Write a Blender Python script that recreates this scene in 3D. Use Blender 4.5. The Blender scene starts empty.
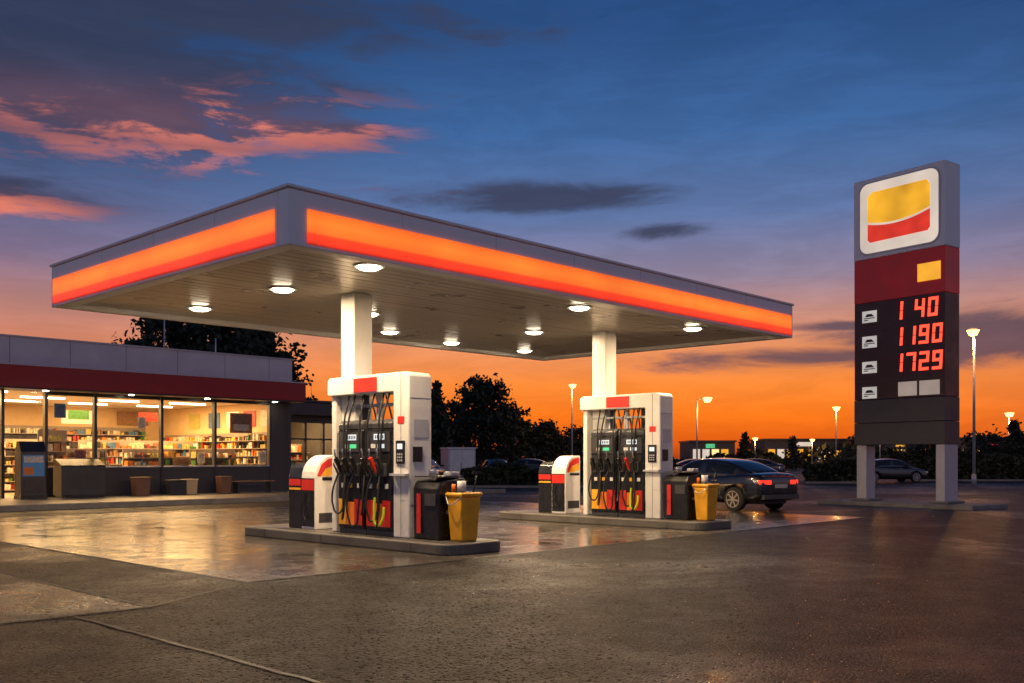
import bpy, bmesh, math, random
from mathutils import Vector, Matrix
random.seed(11)
sc=bpy.context.scene
sc.view_settings.view_transform='Standard'; sc.view_settings.look='None'; sc.view_settings.exposure=0
CY=math.radians(-46.42)
def S(X,d):  # camera-frame plan coordinates -> site coordinates
    c,s=math.cos(CY),math.sin(CY); return (X*c-d*s, X*s+d*c)
def l1(c):
    c/=255.0
    return c/12.92 if c<=0.04045 else ((c+0.055)/1.055)**2.4
def rgb(r,g,b): return (l1(r),l1(g),l1(b),1)
# ---------------------------------------------------------------- materials
MATS={}
def mat(name,col,rough=.5,metal=0,var=.15,scale=2.5,bump=0,bscale=60,coat=0,rvar=.1,detail=6):
    if name in MATS: return MATS[name]
    m=bpy.data.materials.new(name); m.use_nodes=True; nt=m.node_tree; N=nt.nodes; L=nt.links
    b=N['Principled BSDF']; tc=N.new('ShaderNodeTexCoord')
    n=N.new('ShaderNodeTexNoise'); n.inputs['Scale'].default_value=scale; n.inputs['Detail'].default_value=detail; n.inputs['Roughness'].default_value=.65
    L.new(tc.outputs['Object'],n.inputs['Vector'])
    r=N.new('ShaderNodeValToRGB'); r.color_ramp.elements[0].position=.3; r.color_ramp.elements[1].position=.7
    r.color_ramp.elements[0].color=tuple(max(0,c*(1-var)) for c in col[:3])+(1,)
    r.color_ramp.elements[1].color=tuple(min(1,c*(1+var)) for c in col[:3])+(1,)
    L.new(n.outputs['Fac'],r.inputs['Fac']); L.new(r.outputs['Color'],b.inputs['Base Color'])
    mr=N.new('ShaderNodeMapRange'); mr.inputs['From Min'].default_value=.3; mr.inputs['From Max'].default_value=.7
    mr.inputs['To Min'].default_value=max(0,rough-rvar); mr.inputs['To Max'].default_value=min(1,rough+rvar)
    L.new(n.outputs['Fac'],mr.inputs['Value']); L.new(mr.outputs['Result'],b.inputs['Roughness'])
    b.inputs['Metallic'].default_value=metal; b.inputs['Coat Weight'].default_value=coat; b.inputs['Coat Roughness'].default_value=.06
    if bump:
        n2=N.new('ShaderNodeTexNoise'); n2.inputs['Scale'].default_value=bscale; n2.inputs['Detail'].default_value=5
        L.new(tc.outputs['Object'],n2.inputs['Vector'])
        bp=N.new('ShaderNodeBump'); bp.inputs['Strength'].default_value=bump; bp.inputs['Distance'].default_value=.02
        L.new(n2.outputs['Fac'],bp.inputs['Height']); L.new(bp.outputs['Normal'],b.inputs['Normal'])
    MATS[name]=m; return m
def emis(name,col,strength=1,var=.12,scale=2,base=.5):
    if name in MATS: return MATS[name]
    m=mat(name,(col[0]*base,col[1]*base,col[2]*base,1),.35)
    N=m.node_tree.nodes; L=m.node_tree.links; b=N['Principled BSDF']
    tc=N.new('ShaderNodeTexCoord'); n=N.new('ShaderNodeTexNoise'); n.inputs['Scale'].default_value=scale
    L.new(tc.outputs['Object'],n.inputs['Vector'])
    mr=N.new('ShaderNodeMapRange'); mr.inputs['From Min'].default_value=.3; mr.inputs['From Max'].default_value=.7
    mr.inputs['To Min'].default_value=strength*(1-var); mr.inputs['To Max'].default_value=strength*(1+var)
    L.new(n.outputs['Fac'],mr.inputs['Value']); L.new(mr.outputs['Result'],b.inputs['Emission Strength'])
    b.inputs['Emission Color'].default_value=col
    return m
def glassmat(name,tint=(1,1,1,1)):
    if name in MATS: return MATS[name]
    m=bpy.data.materials.new(name); m.use_nodes=True; nt=m.node_tree; N=nt.nodes; L=nt.links
    N.remove(N['Principled BSDF']); out=N['Material Output']
    t=N.new('ShaderNodeBsdfTransparent'); t.inputs['Color'].default_value=tint
    g=N.new('ShaderNodeBsdfGlossy'); g.inputs['Roughness'].default_value=.02
    f=N.new('ShaderNodeFresnel'); f.inputs['IOR'].default_value=1.45
    mx=N.new('ShaderNodeMixShader'); L.new(f.outputs[0],mx.inputs[0]); L.new(t.outputs[0],mx.inputs[1]); L.new(g.outputs[0],mx.inputs[2])
    L.new(mx.outputs[0],out.inputs['Surface']); MATS[name]=m; return m
WHITE=mat('white_paint',(.74,.72,.68,1),.35,var=.10,scale=1.8,bump=.03,bscale=8)
SILVER=mat('silver_cladding',(.80,.79,.80,1),.4,metal=.05,var=.07,scale=.8)
LGREY=mat('light_grey_metal',(.5,.5,.52,1),.4,metal=.2,var=.1)
DGREY=mat('dark_grey_panel',(.045,.045,.05,1),.4,var=.2)
BLACK=mat('black_plastic',(.012,.012,.014,1),.3,var=.25)
RUBBER=mat('black_rubber',(.01,.01,.011,1),.5,var=.2)
RED=mat('red_paint',(.62,.03,.02,1),.35,var=.1)
DRED=mat('dark_red_fascia',(.34,.010,.012,1),.4,var=.12,scale=1)
YEL=mat('yellow_plastic',(.85,.40,.02,1),.4,var=.18,scale=5)
ORG=mat('orange_paint',(.8,.2,.02,1),.4,var=.1)
LIME=mat('lime_hose',(.55,.7,.02,1),.4)
CONC=mat('concrete_kerb',(.20,.19,.17,1),.65,var=.35,scale=2.2,bump=.25,bscale=30)
STEEL=mat('brushed_steel',(.5,.5,.5,1),.3,metal=1,var=.1)
GLASS=glassmat('window_glass',(.97,.96,.93,1))
# ---------------------------------------------------------------- geometry helpers
def root(name,loc=(0,0,0),yaw=0):
    o=bpy.data.objects.new(name,None); sc.collection.objects.link(o); o.location=loc; o.rotation_euler=(0,0,yaw)
    o.empty_display_size=.3; return o
class G:
    def __init__(s): s.bm=bmesh.new(); s.mats=[]
    def mi(s,m):
        if m not in s.mats: s.mats.append(m)
        return s.mats.index(m)
    def box(s,x0,x1,y0,y1,z0,z1,m,M=None,taper=0):
        i=s.mi(m); t=taper
        c=[(x0+t,y0+t,z0),(x1-t,y0+t,z0),(x1-t,y1-t,z0),(x0+t,y1-t,z0),(x0,y0,z1),(x1,y0,z1),(x1,y1,z1),(x0,y1,z1)]
        v=[s.bm.verts.new((M@Vector(p)) if M else p) for p in c]
        for f in ((0,3,2,1),(4,5,6,7),(0,1,5,4),(1,2,6,5),(2,3,7,6),(3,0,4,7)):
            s.bm.faces.new([v[k] for k in f]).material_index=i
    def cyl(s,p0,p1,r0,r1,m,seg=16,cap=True,smooth=True):
        i=s.mi(m); p0=Vector(p0); p1=Vector(p1); ax=(p1-p0).normalized()
        a=ax.orthogonal().normalized(); b=ax.cross(a)
        A=[];B=[]
        for k in range(seg):
            t=2*math.pi*k/seg; d=a*math.cos(t)+b*math.sin(t)
            A.append(s.bm.verts.new(p0+d*r0)); B.append(s.bm.verts.new(p1+d*r1))
        for k in range(seg):
            f=s.bm.faces.new((A[k],A[(k+1)%seg],B[(k+1)%seg],B[k])); f.material_index=i; f.smooth=smooth
        if cap:
            s.bm.faces.new(A[::-1]).material_index=i; s.bm.faces.new(B).material_index=i
    def prism(s,pts,axis,a0,a1,m):
        i=s.mi(m)
        def P(p,a):
            return {'x':(a,p[0],p[1]),'y':(p[0],a,p[1]),'z':(p[0],p[1],a)}[axis]
        A=[s.bm.verts.new(P(p,a0)) for p in pts]; B=[s.bm.verts.new(P(p,a1)) for p in pts]; n=len(pts)
        fs=[s.bm.faces.new(A),s.bm.faces.new(B[::-1])]
        for k in range(n): fs.append(s.bm.faces.new((A[k],B[k],B[(k+1)%n],A[(k+1)%n])))
        for f in fs: f.material_index=i
    def quad(s,ps,m):
        f=s.bm.faces.new([s.bm.verts.new(p) for p in ps]); f.material_index=s.mi(m); return f
    def done(s,name,parent=None,bevel=0,seg=2,recalc=True,loc=None):
        if recalc: bmesh.ops.recalc_face_normals(s.bm,faces=s.bm.faces)
        me=bpy.data.meshes.new(name); s.bm.to_mesh(me); s.bm.free()
        for m in s.mats: me.materials.append(m)
        o=bpy.data.objects.new(name,me); sc.collection.objects.link(o)
        if parent: o.parent=parent
        if loc: o.location=loc
        if bevel:
            b=o.modifiers.new('bevel','BEVEL'); b.width=bevel; b.segments=seg; b.limit_method='ANGLE'; b.angle_limit=math.radians(40)
        return o
def tube(name,parent,pts,r,m,cyc=False):
    cu=bpy.data.curves.new(name,'CURVE'); cu.dimensions='3D'; cu.bevel_depth=r; cu.bevel_resolution=3; cu.resolution_u=8
    sp=cu.splines.new('BEZIER'); sp.bezier_points.add(len(pts)-1)
    for b,p in zip(sp.bezier_points,pts): b.co=p; b.handle_left_type=b.handle_right_type='AUTO'
    sp.use_cyclic_u=cyc; cu.materials.append(m); cu.use_fill_caps=True
    o=bpy.data.objects.new(name,cu); sc.collection.objects.link(o); o.parent=parent; return o
def light(name,kind,loc,power,col,parent=None,size=.3,rot=(0,0,0),sizey=None,spot=None):
    ld=bpy.data.lights.new(name,kind); ld.energy=power; ld.color=col
    if kind=='AREA':
        ld.shape='DISK' if sizey is None else 'RECTANGLE'; ld.size=size
        if sizey: ld.size_y=sizey
    elif kind in('POINT','SPOT'): ld.shadow_soft_size=size
    if spot: ld.spot_size=spot; ld.spot_blend=.8
    o=bpy.data.objects.new(name,ld); sc.collection.objects.link(o); o.location=loc; o.rotation_euler=rot
    if parent: o.parent=parent
    return o
# ---------------------------------------------------------------- camera
cd=bpy.data.cameras.new('camera'); cam=bpy.data.objects.new('camera',cd); sc.collection.objects.link(cam)
cam.location=(0,0,1.5); cam.rotation_euler=(math.radians(90),0,CY)
cd.sensor_width=36; cd.lens=36*972/1024; cd.shift_y=.1138; cd.clip_end=5000; cd.clip_start=.05
sc.camera=cam
# ---------------------------------------------------------------- world
w=bpy.data.worlds.new('World'); sc.world=w; w.use_nodes=True; nt=w.node_tree; N=nt.nodes; L=nt.links
for n in list(N): N.remove(n)
def plug(sock,v):
    if hasattr(v,'links'): L.new(v,sock)
    else: sock.default_value=v
def Mt(op,a,b=None,c=None,clamp=False):
    n=N.new('ShaderNodeMath'); n.operation=op; n.use_clamp=clamp
    plug(n.inputs[0],a)
    if b is not None: plug(n.inputs[1],b)
    if c is not None: plug(n.inputs[2],c)
    return n.outputs[0]
def MR(v,a,b,c=0,d=1,smooth=True):
    n=N.new('ShaderNodeMapRange'); n.interpolation_type='SMOOTHSTEP' if smooth else 'LINEAR'
    plug(n.inputs['Value'],v)
    for k,x in zip(('From Min','From Max','To Min','To Max'),(a,b,c,d)): n.inputs[k].default_value=x
    return n.outputs['Result']
def mixc(f,a,b,mode='MIX'):
    n=N.new('ShaderNodeMix'); n.data_type='RGBA'; n.blend_type=mode
    plug(n.inputs['Factor'],f); plug(n.inputs[6],a); plug(n.inputs[7],b); return n.outputs[2]
tc=N.new('ShaderNodeTexCoord'); vr=N.new('ShaderNodeVectorRotate'); vr.rotation_type='Z_AXIS'; vr.inputs['Angle'].default_value=-CY
L.new(tc.outputs['Generated'],vr.inputs['Vector'])
sx=N.new('ShaderNodeSeparateXYZ'); L.new(vr.outputs['Vector'],sx.inputs[0])
AZ=Mt('ARCTAN2',sx.outputs['X'],sx.outputs['Y']); EL=Mt('ARCSINE',sx.outputs['Z'])
def ramp(v,stops):
    r=N.new('ShaderNodeValToRGB'); e=r.color_ramp.elements
    e[0].position=stops[0][0]; e[0].color=stops[0][1]; e[1].position=stops[-1][0]; e[1].color=stops[-1][1]
    for p,c in stops[1:-1]:
        x=e.new(p); x.color=c
    plug(r.inputs['Fac'],v); return r.outputs['Color']
warm=ramp(EL,[(0,rgb(160,58,20)),(.018,rgb(226,92,20)),(.045,rgb(252,122,30)),(.075,rgb(250,138,56)),(.11,rgb(234,146,96)),(.145,rgb(196,140,128)),(.18,rgb(144,130,154)),(.24,rgb(94,118,166)),(.32,rgb(60,102,158)),(.42,rgb(40,78,132)),(1,rgb(16,34,72))])
cool=ramp(EL,[(0,rgb(120,104,110)),(.1,rgb(150,140,160)),(.3,rgb(140,146,178)),(.6,rgb(80,96,138)),(1,rgb(16,34,72))])
side=ramp(EL,[(0,rgb(130,54,30)),(.03,rgb(214,102,50)),(.08,rgb(224,128,86)),(.14,rgb(186,128,118)),(.19,rgb(126,108,138)),(.27,rgb(68,90,134)),(.38,rgb(38,60,104)),(1,rgb(16,34,72))])
dA=Mt('ABSOLUTE',Mt('SUBTRACT',AZ,.12))
sky=mixc(MR(dA,.15,.75),warm,side); sky=mixc(MR(dA,.8,1.9),sky,cool)
blobs=[(-.42,.345,.26,.08,1.15),(-.36,.42,.36,.045,1.0),(-.48,.238,.14,.020,1.05),(-.2,.315,.12,.02,.9),
       (.035,.262,.145,.016,1.12),(.155,.226,.045,.009,.95),
       (.30,.098,.16,.012,1.1),(.46,.110,.15,.026,1.25),(.335,.128,.07,.006,.95)]
def dens(off):
    e=Mt('ADD',EL,off); best=None
    for a0,e0,ww,hh,g in blobs:
        dx=Mt('DIVIDE',Mt('SUBTRACT',AZ,a0),ww); dy=Mt('DIVIDE',Mt('SUBTRACT',e,e0),hh)
        q=Mt('ADD',Mt('MULTIPLY',dx,dx),Mt('MULTIPLY',dy,dy))
        v=Mt('MULTIPLY',Mt('EXPONENT',Mt('MULTIPLY',q,-.8)),g)
        best=v if best is None else Mt('MAXIMUM',best,v)
    cv=N.new('ShaderNodeCombineXYZ'); L.new(Mt('MULTIPLY',AZ,4.5),cv.inputs[0]); L.new(Mt('MULTIPLY',e,20),cv.inputs[1])
    n=N.new('ShaderNodeTexNoise'); n.inputs['Scale'].default_value=1.9; n.inputs['Detail'].default_value=9; n.inputs['Roughness'].default_value=.64; n.inputs['Distortion'].default_value=.5
    L.new(cv.outputs[0],n.inputs['Vector'])
    return MR(Mt('ADD',n.outputs['Fac'],Mt('MULTIPLY',best,.55)),.66,1.02), n.outputs['Fac']
d0,n0=dens(0.0); d1,_=dens(-.014)
def ell(a0,e0,ww,hh):
    dx=Mt('DIVIDE',Mt('SUBTRACT',AZ,a0),ww); dy=Mt('DIVIDE',Mt('SUBTRACT',EL,e0),hh)
    return Mt('EXPONENT',Mt('MULTIPLY',Mt('ADD',Mt('MULTIPLY',dx,dx),Mt('MULTIPLY',dy,dy)),-1.0))
pz=Mt('MAXIMUM',Mt('MAXIMUM',ell(-.34,.320,.24,.026),ell(-.50,.225,.10,.014)),Mt('MULTIPLY',ell(-.3,.285,.2,.016),.7))
lit=Mt('MULTIPLY',pz,Mt('ADD',MR(Mt('SUBTRACT',d0,d1),-.02,.45),.12),clamp=True)
lowc=MR(EL,.06,.24)
cl=mixc(lit,mixc(lowc,rgb(92,74,90),rgb(52,60,86)),rgb(228,124,98))
sky=mixc(Mt('MULTIPLY',d0,.90),sky,cl)
haze=MR(n0,.35,.7,.91,1.09)
hz=N.new('ShaderNodeVectorMath'); hz.operation='SCALE'; L.new(sky,hz.inputs[0]); L.new(haze,hz.inputs['Scale'])
bg=N.new('ShaderNodeBackground'); L.new(hz.outputs[0],bg.inputs['Color']); bg.inputs['Strength'].default_value=1.0
ns=N.new('ShaderNodeTexSky'); ns.sky_type='NISHITA'; ns.sun_disc=False; ns.sun_elevation=math.radians(.3); ns.sun_rotation=math.radians(46.4+8)
bg2=N.new('ShaderNodeBackground'); L.new(ns.outputs[0],bg2.inputs['Color']); bg2.inputs['Strength'].default_value=.004
ad=N.new('ShaderNodeAddShader'); L.new(bg.outputs[0],ad.inputs[0]); L.new(bg2.outputs[0],ad.inputs[1])
wo=N.new('ShaderNodeOutputWorld'); L.new(ad.outputs[0],wo.inputs['Surface'])
sun=bpy.data.lights.new('sun','SUN'); sun.energy=.04; sun.angle=math.radians(14); sun.color=(1,.5,.25)
so=bpy.data.objects.new('sun',sun); sc.collection.objects.link(so)
sx_,sy_=S(math.sin(.12),math.cos(.12)); so.rotation_euler=Vector((sx_,sy_,math.tan(math.radians(3)))).to_track_quat('Z','Y').to_euler()
# ---------------------------------------------------------------- ground
def wetmat(name,c0,c1,r0,r1,pscale,bump,bscale,grit=True,plo=.42,phi=.6,dist=.012,spec=.5):
    m=bpy.data.materials.new(name); m.use_nodes=True; nt=m.node_tree; N=nt.nodes; L=nt.links; b=N['Principled BSDF']
    tc=N.new('ShaderNodeTexCoord')
    def nz(sc_,det=5,ro=.6,dist=0):
        n=N.new('ShaderNodeTexNoise'); n.inputs['Scale'].default_value=sc_; n.inputs['Detail'].default_value=det; n.inputs['Roughness'].default_value=ro
        n.inputs['Distortion'].default_value=dist; L.new(tc.outputs['Object'],n.inputs['Vector']); return n.outputs['Fac']
    def mr(v,a,b_,c,d):
        n=N.new('ShaderNodeMapRange'); n.interpolation_type='SMOOTHSTEP'; L.new(v,n.inputs['Value'])
        for k,x in zip(('From Min','From Max','To Min','To Max'),(a,b_,c,d)): n.inputs[k].default_value=x
        return n.outputs['Result']
    big=nz(pscale,8,.62,.6); fine=nz(bscale,4,.7); mid=nz(1.7,7,.7)
    wet=mr(big,plo,phi,0,1)
    L.new(mr(big,plo,phi,spec,.5),b.inputs['Specular IOR Level'])
    mx=N.new('ShaderNodeMix'); mx.data_type='RGBA'; mx.inputs[6].default_value=c0; mx.inputs[7].default_value=c1
    L.new(mr(mid,.3,.7,0,1),mx.inputs[0])
    m2=N.new('ShaderNodeMix'); m2.data_type='RGBA'; m2.blend_type='MULTIPLY'; m2.inputs[0].default_value=1
    L.new(mx.outputs[2],m2.inputs[6])
    cc=N.new('ShaderNodeCombineColor'); v=mr(fine,.3,.7,.35,1.7) if grit else mr(fine,.25,.75,.7,1.3)
    for k in range(3): L.new(v,cc.inputs[k])
    L.new(cc.outputs[0],m2.inputs[7])
    m3=N.new('ShaderNodeMix'); m3.data_type='RGBA'; m3.blend_type='MULTIPLY'; L.new(m2.outputs[2],m3.inputs[6]); m3.inputs[7].default_value=(.6,.6,.6,1)
    L.new(wet,m3.inputs[0]); L.new(m3.outputs[2],b.inputs['Base Color'])
    rr=N.new('ShaderNodeMix'); rr.data_type='FLOAT'; L.new(wet,rr.inputs[0])
    L.new(mr(mid,.3,.7,r1-.08,r1+.08),rr.inputs[2]); L.new(mr(mid,.35,.65,r0*.6,r0*1.5),rr.inputs[3])
    rough=rr.outputs[0]
    bp=N.new('ShaderNodeBump'); bp.inputs['Distance'].default_value=dist
    st=N.new('ShaderNodeMath'); st.operation='MULTIPLY_ADD'; L.new(wet,st.inputs[0]); st.inputs[1].default_value=-bump*(.35 if grit else .72); st.inputs[2].default_value=bump
    L.new(st.outputs[0],bp.inputs['Strength'])
    if grit:   # aggregate stones; a few of them carry a smooth wet facet that glints
        vo=N.new('ShaderNodeTexVoronoi'); vo.inputs['Scale'].default_value=bscale; L.new(tc.outputs['Object'],vo.inputs['Vector'])
        sp=N.new('ShaderNodeSeparateColor'); L.new(vo.outputs['Color'],sp.inputs[0])
        gl=mr(sp.outputs[0],.80,.86,0,1)
        r2=N.new('ShaderNodeMix'); r2.data_type='FLOAT'; L.new(gl,r2.inputs[0]); L.new(rough,r2.inputs[2]); r2.inputs[3].default_value=.12; rough=r2.outputs[0]
        ad=N.new('ShaderNodeMath'); ad.operation='MULTIPLY_ADD'; L.new(vo.outputs['Distance'],ad.inputs[0]); ad.inputs[1].default_value=-1.3
        a2=N.new('ShaderNodeMath'); a2.operation='MULTIPLY'; L.new(sp.outputs[1],a2.inputs[0]); a2.inputs[1].default_value=.9; L.new(a2.outputs[0],ad.inputs[2]); L.new(ad.outputs[0],bp.inputs['Height'])
    else: L.new(fine,bp.inputs['Height'])
    L.new(rough,b.inputs['Roughness'])
    L.new(bp.outputs['Normal'],b.inputs['Normal'])
    return m
ASPH=wetmat('wet_asphalt',(.010,.009,.009,1),(.027,.024,.022,1),.24,.46,.2,1.0,46,True,.46,.72,.020,.13)
APR=wetmat('wet_concrete_slab',(.075,.066,.053,1),(.135,.118,.095,1),.17,.30,.16,.25,22,False,.30,.62)
SLAB=wetmat('forecourt_concrete',(.028,.026,.023,1),(.054,.049,.044,1),.22,.44,.3,.9,40,True,.45,.66,.014,.22)
TAR=mat('joint_tar',(.008,.008,.008,1),.5)
WALK=mat('pavement_concrete',(.15,.14,.125,1),.4,var=.3,scale=1.5,bump=.2,bscale=25)
g=G(); g.quad([(-2500,-2500,0),(2500,-2500,0),(2500,2500,0),(-2500,2500,0)],ASPH); g.done('ground')
g=G(); g.quad([(6.3,10.4,.004),(24,10.4,.004),(24,26,.004),(6.3,26,.004)],APR); g.done('forecourt_slab')
g=G(); g.quad([(-14,9.4,.004),(4.55,9.4,.004),(4.55,28.6,.004),(-14,28.6,.004)],SLAB); g.done('side_slab')
g=G()
def strip(x0,y0,x1,y1,wd,m,z=.008,n=24,jit=.006):
    d=Vector((x1-x0,y1-y0,0)); nrm=Vector((-d.y,d.x,0)).normalized()*wd/2
    prev=None
    for k in range(n+1):
        c=Vector((x0,y0,z))+d*(k/n)+nrm.normalized()*random.uniform(-jit,jit); ww=nrm*random.uniform(.7,1.3)
        a=g.bm.verts.new(c-ww); b=g.bm.verts.new(c+ww)
        if prev: f=g.bm.faces.new((prev[0],a,b,prev[1])); f.material_index=g.mi(m)
        prev=(a,b)
strip(4.57,9.4,4.57,28.6,.06,TAR); strip(-14,9.38,4.6,9.38,.06,TAR); strip(3.8,-3,3.8,9.3,.04,TAR,n=60,jit=.012)
strip(4.6,9.38,6.3,10.38,.03,TAR,z=.009)
strip(6.3,10.38,24,10.38,.05,TAR); strip(6.28,10.4,6.28,26,.05,TAR)
for u in (8.6,12.6,15.0,19.8,22.2): strip(u,10.4,u,26,.022,TAR)
for v in (13.2,16.6,19.5,22.5): strip(6.3,v,24,v,.022,TAR,z=.0085)
strip(0,17,4.55,17,.03,TAR); strip(.5,9.4,.5,28,.03,TAR,z=.0087)
g.done('expansion_joints')
g=G(); g.box(-6,30,29.3,38,-.05,.15,WALK); g.done('store_pavement',bevel=.03)
g=G(); g.box(-6,30.2,29.1,29.298,-.05,.165,CONC); g.done('store_kerb',bevel=.03)
# ---------------------------------------------------------------- canopy
CU0,CU1,CV0,CV1=7.3,21.25,11.05,18.95
can=root('station_canopy',(0,0,0))
PLANK=mat('ceiling_plank',(.52,.47,.41,1),.32,metal=.25,var=.06,scale=.9,rvar=.06,detail=3)
g=G(); n=30; wv=(CV1-CV0-.5)/n
for k in range(n):
    a=CV0+.25+k*wv; zz=random.uniform(-.002,.002); g.box(CU0+.25,CU1-.25,a+.012,a+wv-.012,4.42+zz,4.45,PLANK)
for u in (CU0+3.5,CU0+7,CU0+10.4):
    g.box(u-.03,u+.03,CV0+.26,CV1-.26,4.412,4.417,LGREY)
g.done('ceiling_planks',can,bevel=.004)
g=G(); g.box(CU0+.2,CU1-.2,CV0+.2,CV1-.2,4.47,4.9,BLACK); g.done('roof_deck',can)
zb,zt=4.34,5.10
g=G()
g.box(CU0,CU1,CV0,CV0+.25,zb,zt,SILVER); g.box(CU0,CU1,CV1-.25,CV1,zb,zt,SILVER)
g.box(CU0,CU0+.25,CV0+.252,CV1-.252,zb,zt,SILVER); g.box(CU1-.25,CU1,CV0+.252,CV1-.252,zb,zt,SILVER)
g.box(CU0-.03,CU1+.03,CV0-.03,CV0+.1,zt+.002,zt+.05,SILVER); g.box(CU0-.03,CU1+.03,CV1-.1,CV1+.03,zt+.002,zt+.05,SILVER)
g.box(CU0-.03,CU0+.1,CV0+.102,CV1-.102,zt+.002,zt+.05,SILVER); g.box(CU1-.1,CU1+.03,CV0+.102,CV1-.102,zt+.002,zt+.05,SILVER)
g.done('fascia',can,bevel=.015)
def bandmat():
    m=bpy.data.materials.new('lit_orange_band'); m.use_nodes=True; nt=m.node_tree; N=nt.nodes; L=nt.links; b=N['Principled BSDF']
    b.inputs['Base Color'].default_value=(.5,.1,.01,1); b.inputs['Roughness'].default_value=.3
    tc=N.new('ShaderNodeTexCoord'); s=N.new('ShaderNodeSeparateXYZ'); L.new(tc.outputs['Object'],s.inputs[0])
    mr=N.new('ShaderNodeMapRange'); L.new(s.outputs['Z'],mr.inputs['Value']); mr.inputs['From Min'].default_value=4.40; mr.inputs['From Max'].default_value=4.86
    r=N.new('ShaderNodeValToRGB'); L.new(mr.outputs[0],r.inputs['Fac']); e=r.color_ramp.elements
    e[0].position=0; e[0].color=(.6,.02,.005,1); e[1].position=1; e[1].color=(.8,.11,.008,1)
    for p,c in ((.1,(.95,.035,.008,1)),(.28,(1,.045,.008,1)),(.36,(1,.15,.012,1)),(.65,(1.0,.20,.018,1)),(.9,(1,.15,.01,1))): x=e.new(p); x.color=c
    n=N.new('ShaderNodeTexNoise'); n.inputs['Scale'].default_value=.8; L.new(tc.outputs['Object'],n.inputs['Vector'])
    m2=N.new('ShaderNodeMapRange'); L.new(n.outputs['Fac'],m2.inputs['Value']); m2.inputs['From Min'].default_value=.3; m2.inputs['From Max'].default_value=.7; m2.inputs['To Min'].default_value=.9; m2.inputs['To Max'].default_value=1.3
    L.new(r.outputs['Color'],b.inputs['Emission Color']); L.new(m2.outputs[0],b.inputs['Emission Strength']); return m
BAND=bandmat()
g=G()
g.box(CU0+.30,CU1-.1,CV0-.03,CV0-.002,4.40,4.86,BAND)
g.box(CU0-.03,CU0-.002,CV0+.32,CV1-.12,4.40,4.86,BAND)
g.box(CU0+.38,CU1-.1,CV1+.002,CV1+.03,4.40,4.86,BAND); g.box(CU1+.002,CU1+.03,CV0+.32,CV1-.12,4.40,4.86,BAND)
g.done('lit_band',can,bevel=.006)
g=G()
for u in [CU0+k*1.97 for k in range(1,7)]: g.box(u-.004,u+.004,CV0-.003,CV0-.0005,4.87,zt,LGREY)
for v in [CV0+k*1.9 for k in range(1,4)]: g.box(CU0-.003,CU0-.0005,v-.004,v+.004,4.87,zt,LGREY)
g.done('panel_seams',can)
LAMP=emis('canopy_lamp_lens',(1,.84,.6,1),28)
g=G()
LP=[(9.2,11.75),(9.4,14.4),(9.5,17.4),(14.5,12.0),(14.3,17.5),(16.6,15.1),(16.7,18.0),(18.6,12.1),(19.3,17.9),(12.2,15.6)]
for (u,v) in LP:
    g.cyl((u,v,4.411),(u,v,4.398),.25,.24,WHITE,28); g.cyl((u,v,4.397),(u,v,4.365),.19,.14,LAMP,24)
    light('canopy_light','AREA',(u,v,4.355),185,(1,.70,.40),can,size=.28)
g.done('lamp_fittings',can)
g=G()
for (u,v) in ((10.68,14.0),(17.78,13.97)): g.box(u-.2,u+.2,v-.2,v+.2,.18,4.4195,WHITE)
g.done('columns',can,bevel=.02)
# ---------------------------------------------------------------- pump islands & dispensers
SCREEN=emis('pump_screen',(.75,.85,.9,1),.7); SCRG=emis('screen_green',(.1,.7,.3,1),.7); DIG=emis('led_red',(1,.055,.024,1),2.6,var=.08)
REDL=emis('lit_red_panel',(.9,.04,.02,1),.45); KERB=mat('island_kerb',(.10,.09,.08,1),.6,var=.35,scale=2,bump=.2,bscale=30)
KTOP=mat('island_top',(.08,.072,.065,1),.4,var=.3,bump=.1)
def rr(x0,x1,y0,y1,r,n=6):
    pts=[]
    for cx,cy,a in ((x1-r,y0+r,-90),(x1-r,y1-r,0),(x0+r,y1-r,90),(x0+r,y0+r,180)):
        for k in range(n+1):
            t=math.radians(a+90*k/n); pts.append((cx+r*math.cos(t),cy+r*math.sin(t)))
    return pts
def island(u0,u1,v0,v1):
    r=root('pump_island',((u0+u1)/2,(v0+v1)/2,0)); a=(u1-u0)/2; b=(v1-v0)/2
    g=G(); g.prism(rr(-a,a,-b,b,.28),'z',0.0,.18,KERB); g.done('kerb',r,bevel=.03,seg=3)
    g=G(); g.prism(rr(-a+.13,a-.13,-b+.13,b-.13,.2),'z',.17,.186,KTOP); g.done('top',r)
    g=G()
    for y in (-b+.9,0.3,b-.9): g.box(-a-.003,-a-.0005,y-.006,y+.006,.0,.16,TAR)
    g.done('kerb_joints',r)
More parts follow.
